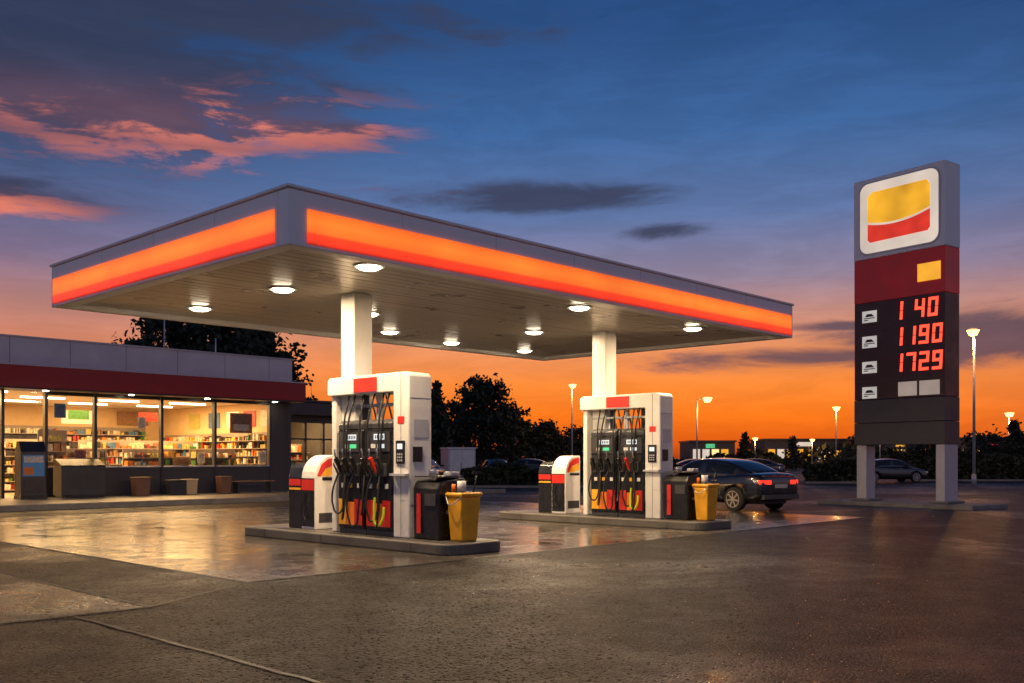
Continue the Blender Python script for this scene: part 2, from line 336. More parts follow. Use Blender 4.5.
def pump(u,v):
    R=root('fuel_pump',(u,v,.186))
    H=2.73
    g=G()
    x0,x1=-.36,.14
    pr=[(-1.08,0),(-1.08,H-.06),(-1.02,H),(1.10,H),(1.16,H-.06),(1.16,H-.3),(1.10,H-.32),(-.68,H-.32),(-.68,0)]
    g.prism(pr,'x',x0,x1,WHITE)
    g.box(x0+.06,x1-.06,.98,1.11,0,H-.321,WHITE)
    g.done('portal_frame',R,bevel=.025,seg=3)
    g=G(); g.box(x0-.012,x0-.002,-.26,.38,H-.285,H-.045,REDL); g.box(x1+.002,x1+.012,-.26,.38,H-.285,H-.045,REDL)
    g.done('brand_panel',R,bevel=.004)
    g=G()
    g.box(x0-.003,x0-.0005,-.885,-.877,.02,H-.02,DGREY); g.box(x0-.003,x0-.0005,-1.05,-.885,.62,.628,LGREY); g.box(x0+.02,x1-.02,-1.084,-1.0805,.55,.556,LGREY); g.box(x0+.02,x1-.02,-1.084,-1.0805,2.3,2.306,LGREY)
    g.box(x0-.003,x0-.0005,-.70,-.69,.0,.35,DGREY)
    g.done('frame_seams',R)
    g=G()
    for (a,b) in ((-.66,.06),(.09,.84)):
        g.box(-.33,.27,a,b,.0,.10,DGREY)
        g.box(-.36,.30,a+.01,b-.01,.10,1.80,BLACK)
        g.prism([(-.36,1.802),(-.36,1.90),(-.28,1.97),(.22,1.97),(.30,1.90),(.30,1.802)],'y',a+.01,b-.01,DGREY)
    g.done('dispenser_body',R,bevel=.018)
    g=G()
    for k,(a,b) in enumerate(((-.66,.06),(.09,.84))):
        xs=-.36; c=(a+b)/2
        g.box(xs-.02,xs-.002,a+.05,b-.05,1.42,1.76,DGREY)
        g.box(xs-.026,xs-.0205,c-.18,c+.10,1.62,1.72,SCREEN); g.box(xs-.026,xs-.0205,c-.18,c+.0,1.48,1.55,SCRG if k else SCREEN)
        g.box(xs-.025,xs-.0205,c+.06,c+.18,1.48,1.55,WHITE)
        for q in range(5): g.box(xs-.03,xs-.0265,c-.16+q*.05,c-.135+q*.05,1.64,1.70,BLACK)
        g.box(xs-.012,xs-.002,a+.05,b-.05,.98,1.38,RUBBER)
        cols=[RED,ORG,RED] if k==0 else [RED,ORG,YEL]
        ww=(b-a-.08)/3
        for q in range(3): g.box(xs-.014,xs-.002,a+.04+q*ww+.006,a+.04+(q+1)*ww-.006,.16,.60-.05*(q%2),cols[q])
        for q in range(3): g.box(xs-.015,xs-.002,a+.10+q*ww,a+.10+q*ww+.08,.80,.88,[WHITE,YEL,WHITE][q])
    g.done('display_panels',R,bevel=.004)
    g=G()
    ys=[-.50,-.30,-.10,.22,.44,.66]
    for q,y in enumerate(ys):
        c=[BLACK,RED,BLACK,BLACK,BLACK,BLACK][q]
        g.box(-.44,-.374,y-.055,y+.055,1.00,1.22,DGREY)
        M=Matrix.Translation((-.47,y,1.18))@Matrix.Rotation(math.radians(-28),4,'Y')
        g.box(-.035,.035,-.028,.028,-.16,.16,c,M)
        g.box(-.10,-.07,-.012,.012,-.14,.08,BLACK,M); g.box(-.09,-.03,-.012,.012,.081,.1,BLACK,M)
        g.cyl(M@Vector((0,0,.16)),M@Vector((.05,0,.30)),.016,.013,STEEL,10)
    g.done('nozzles',R,bevel=.01)
    for q,y in enumerate(ys):
        m=RUBBER
        low=.16+.10*(q%3); off=.05*((q%2)*2-1)
        pts=[(-.50,y,1.02),(-.57,y+off,.72),(-.57,y+off*.6,low+.12),(-.53,y-off*.8,low),(-.46,y-off*1.7,.42),(-.42,y-off*1.7,1.2),(-.39,y-off,1.95),(-.26,y-off*.5,2.42)]
        if q==0: tube('hose_sleeve',R,[(-.575,y+.03,.66),(-.58,y+.04,.42),(-.55,y+.0,.2),(-.50,y-.06,.28),(-.47,y-.08,.5)],.021,LIME)
        tube('hose',R,pts,.017,m)
        tube('hose_back',R,[(-p[0]-.06,p[1],p[2]) for p in pts],.017,m)
    g=G()
    for y in (-.45,.02,.42,.72): g.box(-.12,-.02,y-.045,y+.045,1.972,H-.322,WHITE if y in(.02,.72) else BLACK)
    g.box(-.15,.01,-.66,.95,2.20,2.25,LGREY)
    g.done('hose_risers',R,bevel=.01)
    g=G()
    g.box(-.385,-.364,-.99,-.78,1.22,1.60,BLACK); g.box(-.392,-.386,-.95,-.82,1.46,1.55,SCREEN)
    for i in range(3):
        for j in range(3): g.box(-.392,-.386,-.95+i*.05,-.92+i*.05,1.26+j*.05,1.29+j*.05,LGREY)
    g.box(-.28,-.08,-1.10,-1.085,1.25,1.5,BLACK); g.box(-.46,-.364,-1.1,-.70,1.02,1.06,LGREY)
    g.box(-.366,-.3635,-.97,-.80,1.88,2.0,RED)
    g.box(-.26,.05,-1.0875,-1.085,1.65,1.95,LGREY)
    g.done('payment_terminal',R,bevel=.004)
    return R
def service_cabinet(u,v):
    R=root('air_water_unit',(u,v,.186)); R.scale=(.72,.72,1.0); g=G()
    pr=[(-.42,0),(-.42,.95)]+[(-.42+.55*(1-math.cos(t)),.95+.42*math.sin(t)) for t in [math.radians(a) for a in range(15,91,15)]]+[(.34,1.37),(.34,0)]
    g.prism(pr,'y',-.30,.30,WHITE); g.done('cabinet',R,bevel=.02)
    g=G()
    g.box(-.434,-.422,-.27,.27,.05,.94,BLACK); g.box(-.442,-.435,-.27,.27,.72,.92,RED)
    g.prism([(-.30,.12),(-.30,.3),(.28,.3),(.28,.12)],'y',-.306,-.301,DGREY)
    g.prism([(-.36,.98),(-.22,1.2),(.0,1.3),(.28,1.32),(.28,1.2),(-.1,1.12),(-.25,.98)],'y',-.309,-.302,RED)
    g.prism([(-.24,.98),(-.1,1.11),(.28,1.19),(.28,1.04),(.0,.98)],'y',-.309,-.302,YEL)
    g.box(-.2,.28,-.309,-.302,.90,.96,BLACK)
    g.done('labels',R)
    g=G(); pr=[(-.40,0),(-.40,.95),(-.34,1.13),(-.18,1.22),(.30,1.22),(.30,0)]
    g.prism(pr,'y',.32,.92,BLACK); g.done('side_unit',R,bevel=.03)
    g=G(); g.box(-.412,-.402,.36,.88,.80,.92,RED); g.box(-.412,-.402,.36,.88,.72,.76,YEL); g.done('side_labels',R)
    tube('air_hose',R,[(-.44,-.1,.7),(-.52,-.12,.4),(-.5,0,.18),(-.48,.14,.4),(-.46,.1,.66)],.012,RUBBER)
def litter_cabinet(u,v):
    R=root('litter_cabinet',(u,v,.186)); g=G()
    g.prism([(-.30,0),(-.32,.82),(-.26,.94),(.24,1.0),(.30,.94),(.30,0)],'y',-.31,.31,BLACK)
    g.done('body',R,bevel=.03,seg=3)
    g=G(); g.box(-.335,-.322,.10,.20,.1,.74,RED); g.box(-.18,.2,-.318,-.312,.58,.80,DGREY); g.box(-.335,-.323,-.26,.0,.55,.74,DGREY)
    g.box(-.16,.18,-.322,-.3185,.42,.48,LGREY); g.box(-.30,.26,-.29,.29,1.005,1.025,DGREY)
    g.done('flap_and_label',R,bevel=.006)
    g=G(); g.cyl((-.05,.1,1.025),(-.05,.1,1.12),.08,.08,STEEL,18); g.box(.0,.2,-.25,-.08,1.025,1.09,LGREY); g.done('dispenser_top',R,bevel=.01)
def bucket(u,v):
    R=root('yellow_bucket_bin',(u,v,.186)); g=G()
    g.box(-.21,.21,-.18,.18,0,.70,YEL,taper=.04); g.box(-.235,.235,-.205,.205,.702,.77,YEL)
    g.done('bucket',R,bevel=.03,seg=3)
    g=G(); g.box(-.17,.17,-.15,.15,.771,.777,BLACK)
    g.cyl((-.05,.0,.78),(-.05,0,.95),.07,.07,WHITE,20)
    g.cyl((.10,-.08,.64),(.16,-.14,1.08),.011,.011,BLACK,8); g.box(.05,.25,-.16,-.13,1.06,1.10,RUBBER)
    g.cyl((-.12,.11,.775),(-.12,.11,.9),.04,.03,ORG,12)
    g.done('squeegee_and_towels',R)
    tube('handle',R,[(-.225,-.18,.70),(-.29,0,.58),(-.225,.18,.70)],.009,STEEL)
for (u,uu) in ((10.66,0),(17.72,0)):
    island(u-.64,u+.64,10.85,16.85)
    pump(u,13.2); service_cabinet(u+.05,15.1); litter_cabinet(u,11.76); bucket(u+.0,11.2)
# ---------------------------------------------------------------- price sign
yaw=CY+math.radians(-53.8)
ox,oy=S(12.92-.591*3.12,29+.807*3.12)
P=root('price_sign',(ox,oy,0),yaw); P.scale=(1.04,1,1)
PW=emis('logo_white',(1,.84,.68,1),.62,var=.15,scale=.8); PY=emis('logo_yellow',(1,.48,.02,1),.75,var=.35,scale=.9); PR=emis('logo_red',(.9,.045,.02,1),.7,var=.2)
DR=emis('sign_dark_red',(.42,.010,.012,1),.14,var=.4,scale=.8,base=.8); SBK=emis('sign_black_red',(.05,.006,.006,1),.06,base=.4)
YL=emis('lit_yellow_square',(1,.45,.03,1),.85); BEI=emis('beige_box',(.75,.6,.5,1),.35); ICO=emis('icon_box',(.8,.75,.68,1),.5)
g=G(); T=.86
g.box(0,3,0,T,7.86,10.42,SILVER); g.done('logo_box',P,bevel=.03)
g=G(); g.box(.01,2.99,.02,T-.02,6.48,7.855,DR); g.box(.02,2.98,.02,T-.02,3.36,6.475,SBK)
g.box(.01,2.99,.02,T-.02,2.62,3.352,DGREY); g.box(.01,2.99,.02,T-.02,1.92,2.612,DGREY)
g.done('sign_body',P,bevel=.012)
g=G(); g.box(.04,.38,.1,.6,0.1,1.919,LGREY); g.box(2.68,2.96,.06,.80,.1,1.919,LGREY)
g.done('posts',P,bevel=.02)
g=G(); g.box(-.95,4.1,-.55,1.45,-.05,.13,CONC); g.box(-.1,.55,-.02,.75,.131,.2,CONC) ; g.box(2.5,3.1,-.02,.95,.131,.2,CONC); g.done('plinth',P,bevel=.03)
g=G(); g.prism(rr(.20,2.86,7.98,10.30,.3),'y',-.02,-.002,LGREY); g.done('logo_trim',P)
g=G(); g.prism(rr(.25,2.81,8.03,10.25,.28),'y',-.03,-.0205,PW); g.done('logo_field',P)
def curve(t): return 9.02-.16*(1-(2*t-1)**2)+.10*t
xs=[.52+2.04*k/20 for k in range(21)]
g=G()
pts=[(x,curve(k/20)) for k,x in enumerate(xs)]+[(2.56,9.78),(2.45,9.95),(.66,9.95),(.52,9.82)]
g.prism(pts,'y',-.042,-.031,PY)
pts=[(x,curve(k/20)-.07) for k,x in enumerate(xs)]+[(2.56,8.5),(2.48,8.4),(.6,8.36),(.52,8.45)]
g.prism(pts,'y',-.042,-.031,PR); g.done('logo_emblem',P)
g=G(); g.box(2.15,2.86,-.01,.019,6.88,7.42,YL)
for k in range(4):
    z=5.95-.81*k
    g.box(.05,2.95,.012,.0195,z-.38,z-.365,DGREY)
    g.box(.3,.80,.008,.0195,z-.12,z+.25,ICO); g.box(.36,.74,.004,.0075,z+.0,z+.03,BLACK); g.box(.36,.5,.004,.0075,z-.06,z-.03,BLACK)
    g.prism([(.40,z+.06),(.46,z+.15),(.62,z+.15),(.72,z+.06)],'y',.004,.0075,BLACK)
z=5.95-.81*3+.1
g.box(1.52,2.12,.006,.0195,z-.2,z+.24,BEI); g.box(2.2,2.83,.006,.0195,z-.2,z+.24,BEI)
g.done('labels',P)
SEG={'0':'abcdef','1':'bc','2':'abged','4':'fgbc','7':'abc','9':'abcdfg',' ':'','8':'abcdefg'}
g=G()
def digit(ch,x,z,wd=.32,h=.58,t=.095):
    X=lambda q,zz: x+q+(zz-z)*.06
    R_={'a':(0,wd,h-t,h),'g':(0,wd,h/2-t/2,h/2+t/2),'d':(0,wd,0,t),'f':(0,t,h/2+.01,h-.01),'e':(0,t,.01,h/2-.01),'b':(wd-t,wd,h/2+.01,h-.01),'c':(wd-t,wd,.01,h/2-.01)}
    for c in SEG[ch]:
        a,b,lo,hi=R_[c]; ins=.012
        g.prism([(X(a+ins,z+lo),z+lo+ins*.3),(X(b-ins,z+lo),z+lo+ins*.3),(X(b-ins,z+hi),z+hi-ins*.3),(X(a+ins,z+hi),z+hi-ins*.3)],'y',-.002-.001*(ord(c)%4),.0195,DIG)
for r_,txt in enumerate(('1 40','1190','1729')):
    xx=1.34
    for ch in txt:
        digit(ch,xx,5.78-.81*r_+.01); xx+=.415 if ch!=' ' else .28
g.done('led_prices',P)
# ---------------------------------------------------------------- convenience store
U0,V0=3.0,34.7
ST=root('convenience_store',(U0,V0,0)); X=lambda u:u-U0
WALL=mat('store_dark_wall',(.06,.055,.055,1),.6,var=.15); CREAM=mat('interior_wall',(.70,.50,.26,1),.6,var=.08)
FLO=mat('store_floor',(.35,.28,.20,1),.3,var=.1); CEI=mat('store_ceiling',(.6,.52,.42,1),.7,var=.05); GCLAD=mat('grey_parapet',(.62,.60,.62,1),.5,var=.12,scale=.7)
W=22.8-U0; D=11
g=G()
g.box(0,W,0.3,D,-.02,.155,FLO); g.box(0,W,D,D+.3,.0,5.5,CREAM); g.box(-.3,-.001,0,D+.3,0,5.5,WALL); g.box(W+.001,W+.3,0.05,D+.3,0,5.5,WALL)
g.box(W-.03,W-.002,.31,D-.01,.16,3.85,CREAM); g.box(.002,.03,.31,D-.01,.16,3.85,CREAM)
g.box(-.1,W+.1,.1,D+.1,3.86,3.95,CEI); g.box(-.2,W+.2,.1,D+.2,5.3,5.4,GCLAD)
g.done('shell',ST)
g=G(); g.box(-.3,W+.3,-.02,.25,4.62,5.58,GCLAD); g.box(-.34,W+.34,-.06,.3,5.582,5.64,LGREY); g.box(W+.02,W+.3,.252,D,4.62,5.58,GCLAD)
for u in range(4,23,2): g.box(X(u)-.008,X(u)+.008,-.024,-.0205,4.65,5.57,DGREY)
g.done('parapet',ST,bevel=.01)
g=G(); g.box(-.4,W+.35,-.95,.3,3.84,4.6,DRED); g.box(-.42,W+.37,-.97,-.951,4.56,4.615,LGREY); g.box(-.38,W+.33,-.93,.28,3.79,3.838,DGREY); g.done('red_awning_fascia',ST,bevel=.02)
WINS=[(5.4,7.8),(7.8,10.4),(13.2,14.9),(14.9,17.4),(17.4,19.6),(19.6,22.08)]
g=G()
for a,b in WINS:
    g.box(X(a)+.06,X(b)-.06,0.02,.16,.15,1.15,WALL); g.box(X(a)+.05,X(b)-.05,-.02,.2,1.151,1.2,LGREY)
    g.box(X(a)+.061,X(b)-.061,.03,.12,3.68,3.79,DGREY)
g.box(X(22.08)+.06,W,0,.25,.15,3.84,WALL); g.box(0,X(5.4)-.06,0,.25,.15,3.84,WALL)
for u in (5.4,7.8,10.4,11.8,13.2,14.9,17.4,19.6,22.08): g.box(X(u)-.05,X(u)+.05,-.01,.2,.15,3.839,DGREY)
g.done('window_frames',ST,bevel=.008)
g=G()
for a,b in WINS: g.quad([(X(a)+.06,.08,1.2),(X(b)-.06,.08,1.2),(X(b)-.06,.08,3.68),(X(a)+.06,.08,3.68)],GLASS)
for a,b in ((10.4,11.8),(11.8,13.2)): g.quad([(X(a)+.06,.08,.2),(X(b)-.06,.08,.2),(X(b)-.06,.08,3.8),(X(a)+.06,.08,3.8)],GLASS)
g.done('glazing',ST)
goods=[mat('goods_%d'%i,c,.4,var=.4,scale=12) for i,c in enumerate([(.45,.04,.02,1),(.65,.36,.06,1),(.08,.18,.32,1),(.6,.5,.36,1),(.07,.2,.05,1),(.6,.2,.04,1),(.10,.05,.03,1),(.5,.42,.12,1),(.25,.08,.08,1),(.7,.62,.5,1),(.04,.03,.03,1),(.3,.16,.07,1)])]
GW=[1.5,2,1.5,3.5,1.4,2,2,3,1,3.5,2,3]
SHELF=mat('shelf_metal',(.30,.25,.2,1),.5)
g=G()
def gondola(x0,x1,y,zt,levels,depth=.45,M=None):
    g.box(x0,x1,y,y+.05,.16,zt,SHELF,M)
    for l in range(levels):
        z=.25+l*(zt-.3)/levels; g.box(x0,x1,y-depth,y-.001,z,z+.03,SHELF,M)
        x=x0+.03
        while x<x1-.2:
            ww=random.choice((.05,.07,.09,.13)); h=random.uniform(.3,.85)*(zt-.3)/levels; gm=random.choices(goods,GW)[0]
            for q in range(random.randint(1,3)):
                if x+ww<x1: g.box(x,x+ww*.88,y-depth+random.uniform(.0,.15),y-.05,z+.031,z+.031+h*random.uniform(.9,1),gm,M)
                x+=ww
            x+=random.choice((0,0,.03,.1))
for (a,b) in ((4.0,7.5),(8.3,10.2),(13.6,16.4),(17,19.2),(19.8,21.9)): gondola(X(a),X(b),2.4+random.uniform(-.2,.2),1.85,5)
for (a,b) in ((4,10),(11.2,15.8),(16.6,21.9)): gondola(X(a),X(b),5.6,2.25,6)
gondola(X(3.4),X(22.0),D-.1,2.95,8,.5)
MW=Matrix.Translation((W-.05,.5,0))@Matrix.Rotation(math.radians(-90),4,'Z')
gondola(-9.8,-.2,-.06,2.6,7,.42,MW)
for a,b,yy in ((13.4,14.4,1.3),): gondola(X(a),X(b),yy,2.5,6,.4)
g.done('shelves_with_goods',ST)
FL=emis('fluorescent_panel',(1,.80,.5,1),9); POST=emis('lit_menu_board',(1,.62,.25,1),1.4); FRG=emis('fridge_glow',(.55,.8,1,1),1.1,var=.3,scale=5)
g=G()
for yy in (1.6,4.2,7.2):
    for u in (5,8,11,14,17,20): g.box(X(u)-.1,X(u)+1.5,yy,yy+.18,3.80,3.855,FL)
g.done('ceiling_lights',ST)
g=G()
for k,u in enumerate((6,9,12,18,20.6)): g.box(X(u),X(u)+1.5,D-.14,D-.11,3.08,3.7,[POST,REDL,POST,POST,goods[11]][k])
for k,zz in enumerate((.8,2.2,3.6,5.2,7.0)): g.box(W-.06,W-.035,zz,zz+1.0,2.85,3.55,[goods[9],goods[0],POST,goods[2],goods[7]][k])
g.box(X(14.6),X(17.0),D-1.25,D-.62,.16,2.5,BLACK)
for k in range(3):
    g.box(X(14.68)+k*.77,X(15.38)+k*.77,D-1.27,D-1.252,.35,2.3,FRG)
    for l in range(5):
        for q in range(7): g.box(X(14.70)+k*.77+q*.095,X(14.77)+k*.77+q*.095,D-1.31,D-1.272,.4+l*.38,.62+l*.38,random.choice(goods))
for (u,zz,w_,h_,m) in ((13.5,2.9,.4,.5,goods[2]),(14.2,1.3,.4,.5,goods[8]),(16.5,2.6,.3,.42,goods[9]),(17.9,1.25,.7,.3,goods[11]),(20.3,2.5,1.0,.8,goods[11]),(20.45,2.6,.7,.25,goods[9]),(21.6,1.3,.35,.5,goods[9]),(18.9,1.3,.3,.42,goods[9])):
    off=.10+.004*random.random()+ (.02 if m is goods[11] else 0); g.box(X(u),X(u)+w_,off,off+.01,zz,zz+h_,m)
for u,m in ((15.3,goods[4]),(18.1,goods[0]),): g.box(X(u),X(u)+.8,3.4,3.42,3.0,3.35,m)
g.box(X(17.6),X(20.5),8.2,8.9,.16,1.15,goods[6]); g.box(X(17.5),X(20.6),8.1,9.0,1.151,1.2,goods[3])
g.done('counter_and_posters',ST)
for u in (6,10.5,15,19.5): light('store_light','AREA',(X(u)+.3,5,3.78),860,(1,.60,.24),ST,size=3.0,sizey=6)
g=G()
for u in (7,10,13,16,19,22): g.cyl((X(u),-.45,3.788),(X(u),-.45,3.77),.10,.10,LAMP,14)
g.done('awning_lamps',ST)
g=G(); AX0,AX1=22.85+.3-U0,28.6-U0
g.box(AX0,AX1,3.6,3.8,0,1.1,WALL); g.box(AX0,AX1,3.6,3.8,3.15,4.1,WALL); g.box(AX0,AX1,3.3,9,4.102,4.2,DGREY); g.box(AX0,AX1,8.8,9,0,4.1,CREAM); g.box(AX1-.2,AX1-.001,3.801,8.799,0,4.1,WALL)
g.box(AX0,AX1,3.1,3.59,3.5,4.05,DGREY)
g.box(AX0+.01,AX1-.21,3.82,8.79,.0,.12,FLO)
k=AX0
while k<AX1: g.box(k,k+.1,3.59,3.81,1.101,3.149,DGREY); k+=1.02
g.box(AX0,AX1,3.62,3.7,2.35,2.42,DGREY)
g.done('annex',ST)
g=G(); gondola(AX0+.3,AX1-.4,6.5,2.2,5); g.box(AX0+.5,AX1-.6,5,5.2,3.9,3.95,FL); g.done('annex_interior',ST)
light('annex_light','AREA',(AX0+2.6,5.5,3.85),600,(1,.60,.24),ST,size=3,sizey=2)
g=G(); g.cyl((X(19.5),4,5.4),(X(19.5),4,8.3),.03,.02,LGREY,8); g.cyl((X(19.2),4,7.9),(X(19.8),4,7.9),.012,.012,LGREY,6); g.cyl((X(19.3),4,7.6),(X(19.7),4,7.6),.012,.012,LGREY,6); g.cyl((X(21.3),3,5.4),(X(21.3),3,6.6),.03,.03,LGREY,8)
g.done('roof_antenna',ST)
def uv(px,v):
    r=(px-512)/972; return v*(.7246+.689*r)/(.689-.724*r)
BLU=emis('blue_poster',(.08,.25,.5,1),.15)
R=root('promo_stand',(uv(30,33.7),33.7,.15)); g=G(); g.box(-.42,.42,-.3,.3,0,.12,BLACK); g.box(-.4,.4,-.25,.28,.121,1.55,DGREY); g.prism([(-.25,1.552),(-.1,1.9),(.1,1.9),(.28,1.552)],'x',-.4,.4,BLACK)
g.box(-.34,.34,-.262,-.251,.75,1.45,BLU); g.box(-.3,.3,-.27,-.263,1.2,1.4,goods[9]); g.box(-.3,.0,-.27,-.263,.8,1.05,ORG); g.box(-.34,.34,-.262,-.251,.2,.68,goods[10]); g.done('stand',R,bevel=.01)
R=root('ice_chest',(uv(79,33.9),33.9,.15)); g=G(); g.box(-.75,.75,-.35,.35,.08,1.05,DGREY); g.prism([(-.35,1.052),(-.35,1.1),(.2,1.32),(.35,1.32),(.35,1.052)],'x',-.75,.75,BLACK); g.box(-.7,.7,-.3,.3,0,.08,BLACK); g.box(-.6,-.1,-.358,-.351,.3,.8,WALL); g.box(.1,.6,-.358,-.351,.3,.8,WALL); g.done('chest',R,bevel=.02)
def planter(u,v,w_,h,m):
    R=root('planter_box',(u,v,.15)); g=G(); g.box(-w_/2,w_/2,-.22,.22,0,h,m,taper=.03); g.box(-w_/2-.02,w_/2+.02,-.24,.24,h+.001,h+.05,m); g.done('box',R,bevel=.015)
    return R
BRN=mat('terracotta_brown',(.25,.12,.06,1),.6)
for px,w_,h,m in ((140,.55,.62,BRN),(175,.6,.5,DGREY),(189,.45,.52,CREAM),(223,.45,.6,BRN)): planter(uv(px,33.7),33.7,w_,h,m)
R=root('bench',(uv(252,33.6),33.6,.15)); g=G()
for q in range(4): g.box(-.9,.9,-.2+q*.11,-.11+q*.11,.42,.46,BRN)
g.box(-.75,-.68,-.2,.2,0,.419,DGREY); g.box(.68,.75,-.2,.2,0,.419,DGREY)
g.done('bench_parts',R,bevel=.006)
# ---------------------------------------------------------------- car
PAINT=mat('car_paint',(.004,.005,.008,1),.2,metal=0,var=.1,coat=1); CGL=mat('car_glass',(.004,.005,.006,1),.04,var=.1,rvar=.02)
TYRE=mat('tyre',(.012,.012,.012,1),.7); RIM=mat('alloy_rim',(.45,.45,.47,1),.3,metal=.9); TAIL=emis('tail_light',(1,.03,.015,1),1.8); HEADL=mat('headlight',(.6,.6,.6,1),.1)
CHR=mat('chrome_trim',(.6,.6,.6,1),.15,metal=1); PLATE=mat('number_plate',(.4,.4,.36,1),.5)
def loft(stations,section,name,parent,matf,sub=2,mats=()):
    bm=bmesh.new(); rings=[]
    for s_ in stations:
        half=section(*s_); full=half+[(-y,z) for y,z in half[::-1] if abs(y)>1e-6]
        rings.append([bm.verts.new((s_[0],y,z)) for y,z in full])
    n=len(rings[0])
    for a,b in zip(rings,rings[1:]):
        for k in range(n): bm.faces.new((a[k],a[(k+1)%n],b[(k+1)%n],b[k]))
    bm.faces.new(rings[0]); bm.faces.new(rings[-1][::-1])
    bmesh.ops.recalc_face_normals(bm,faces=bm.faces)
    for f in bm.faces:
        f.smooth=True; f.normal_update(); f.material_index=matf(f.calc_center_median(),f.normal)
    me=bpy.data.meshes.new(name); bm.to_mesh(me); bm.free()
    for m in mats: me.materials.append(m)
    o=bpy.data.objects.new(name,me); sc.collection.objects.link(o); o.parent=parent
    if sub: q=o.modifiers.new('s','SUBSURF'); q.levels=sub; q.render_levels=sub
    return o
bodyst=[(-2.33,.66,.42,.84),(-2.28,.78,.33,.95),(-2.15,.84,.27,1.03),(-1.85,.88,.24,1.045),(-1.3,.905,.2,1.01),(-.6,.91,.18,.97),(.1,.91,.18,.95),(.8,.905,.19,.94),(1.25,.89,.2,.92),(1.7,.865,.22,.85),(2.05,.81,.25,.76),(2.22,.72,.29,.67),(2.28,.6,.36,.58)]
def bsec(x,w_,zb,zt):
    h=zt-zb; return [(0,zb),(.82*w_,zb),(.97*w_,zb+.1*h),(w_,zb+.38*h),(.985*w_,zb+.62*h),(.985*w_,zb+.68*h),(.93*w_,zt-.03),(.76*w_,zt+.008),(0,zt+.035)]
cabst=[(-1.88,1.06,.66,.60),(-1.62,1.16,.75,.60),(-1.3,1.29,.79,.60),(-1.0,1.385,.80,.60),(-.6,1.435,.81,.60),(-.22,1.45,.815,.60),(-.12,1.45,.815,.60),(.25,1.435,.815,.59),(.5,1.39,.81,.585),(.8,1.25,.80,.60),(1.1,1.08,.77,.62),(1.32,.94,.70,.60)]
def csec(x,zt,wb,wt):
    z0=.90; h=zt-z0; return [(0,z0-.02),(wb,z0),(wb-.03,z0+.12*h+.03),(wb+(wt-wb)*.85,zt-.055*min(1,h/.3)),(wt-.04,zt-.012),(0,zt+.02)]
def cabmat(c,n):
    if abs(n.y)<.55 or c.z>1.40:
        if -1.05<c.x<.5: return 0
        if n.x<-.1 or n.x>.1: return 1 if abs(c.y)<.56 else 0
        return 0
    if c.x<-1.35 or -.22<c.x<-.12 or c.x>.92: return 0
    return 1 if c.z>1.0 else 0
def car(name,loc,yaw,paint,tail=True):
    R=root(name,loc,yaw)
    b=loft(bodyst,bsec,'body',R,lambda c,n:0,2,(paint,))
    cut=[]
    for x in (-1.42,1.38):
        for s in (-1,1):
            g=G(); g.cyl((x,s*.62,.33),(x,s*1.1,.33),.385,.385,RUBBER,32); c=g.done('cut'); cut.append(c)
            mo=b.modifiers.new('w','BOOLEAN'); mo.operation='DIFFERENCE'; mo.object=c; mo.solver='EXACT'
            c.parent=R
    bpy.context.view_layer.update()
    dg=bpy.context.evaluated_depsgraph_get(); me=bpy.data.meshes.new_from_object(b.evaluated_get(dg)); b.modifiers.clear(); b.data=me
    for c in cut: bpy.data.objects.remove(c)
    loft(cabst,csec,'cabin',R,cabmat,2,(paint,CGL))
    g=G()
    for x in (-1.42,1.38):
        for s in (-1,1):
            y0,y1=s*.66,s*.885
            g.cyl((x,y0,.33),(x,y1,.33),.31,.31,TYRE,32); g.cyl((x,s*.70,.33),(x,s*.86,.33),.33,.33,TYRE,32)
            g.cyl((x,s*.886,.33),(x,s*.889,.33),.22,.22,BLACK,28); g.cyl((x,s*.8895,.33),(x,s*.90,.33),.06,.05,RIM,16)
            for k in range(7):
                M=Matrix.Translation((x,s*.893,.33))@Matrix.Rotation(k*2*math.pi/7,4,'Y'); g.box(-.02,.02,-.004,.006,.05,.215,RIM,M)
            for k in range(24):
                M=Matrix.Translation((x,s*.893,.33))@Matrix.Rotation(k*2*math.pi/24,4,'Y'); g.box(-.03,.03,-.004,.006,.208,.232,RIM,M)
    g.done('wheels',R)
    g=G(); g.box(-2.0,2.0,-.6,.6,.2,.5,RUBBER); g.done('chassis',R)
    g=G()
    for s in (-1,1):
        M=Matrix.Translation((-2.27,s*.58,.80))@Matrix.Rotation(-s*math.radians(14),4,'Z')
        g.box(-.05,.12,-.18,.20,-.055,.055,TAIL if tail else RED,M)
        M=Matrix.Translation((2.1,s*.60,.64))@Matrix.Rotation(-s*math.radians(30),4,'Z'); g.box(-.12,.1,-.18,.18,-.06,.05,HEADL,M)
        g.box(.72,.92,s*.86,s*1.02,.98,1.10,paint)
        for x in (-.75,.3): g.box(x-.1,x+.1,s*.905,s*.925,.82,.85,CHR)
    g.box(-2.345,-2.32,-.24,.24,.64,.74,PLATE); g.box(-2.35,-2.3,-.35,.35,.81,.83,CHR); g.box(-2.36,-2.2,-.70,.70,.34,.46,DGREY); g.box(2.15,2.3,-.4,.4,.4,.6,BLACK)
    g.done('lights_and_trim',R,bevel=.02)
    return R
hd=Vector((-.56,.828)); sd=Vector((.828,.56))
c=Vector((6.70,26.8))+hd*2.3+sd*.9
u,v=S(c.x,c.y); car('parked_car',(u,v,0),CY+math.atan2(hd.y,hd.x),PAINT).scale=(1.05,1.03,1.03)
P2=mat('grey_paint',(.05,.05,.06,1),.3,metal=.3,coat=.8); P3=mat('dark_red_car',(.12,.01,.01,1),.3,coat=.8)
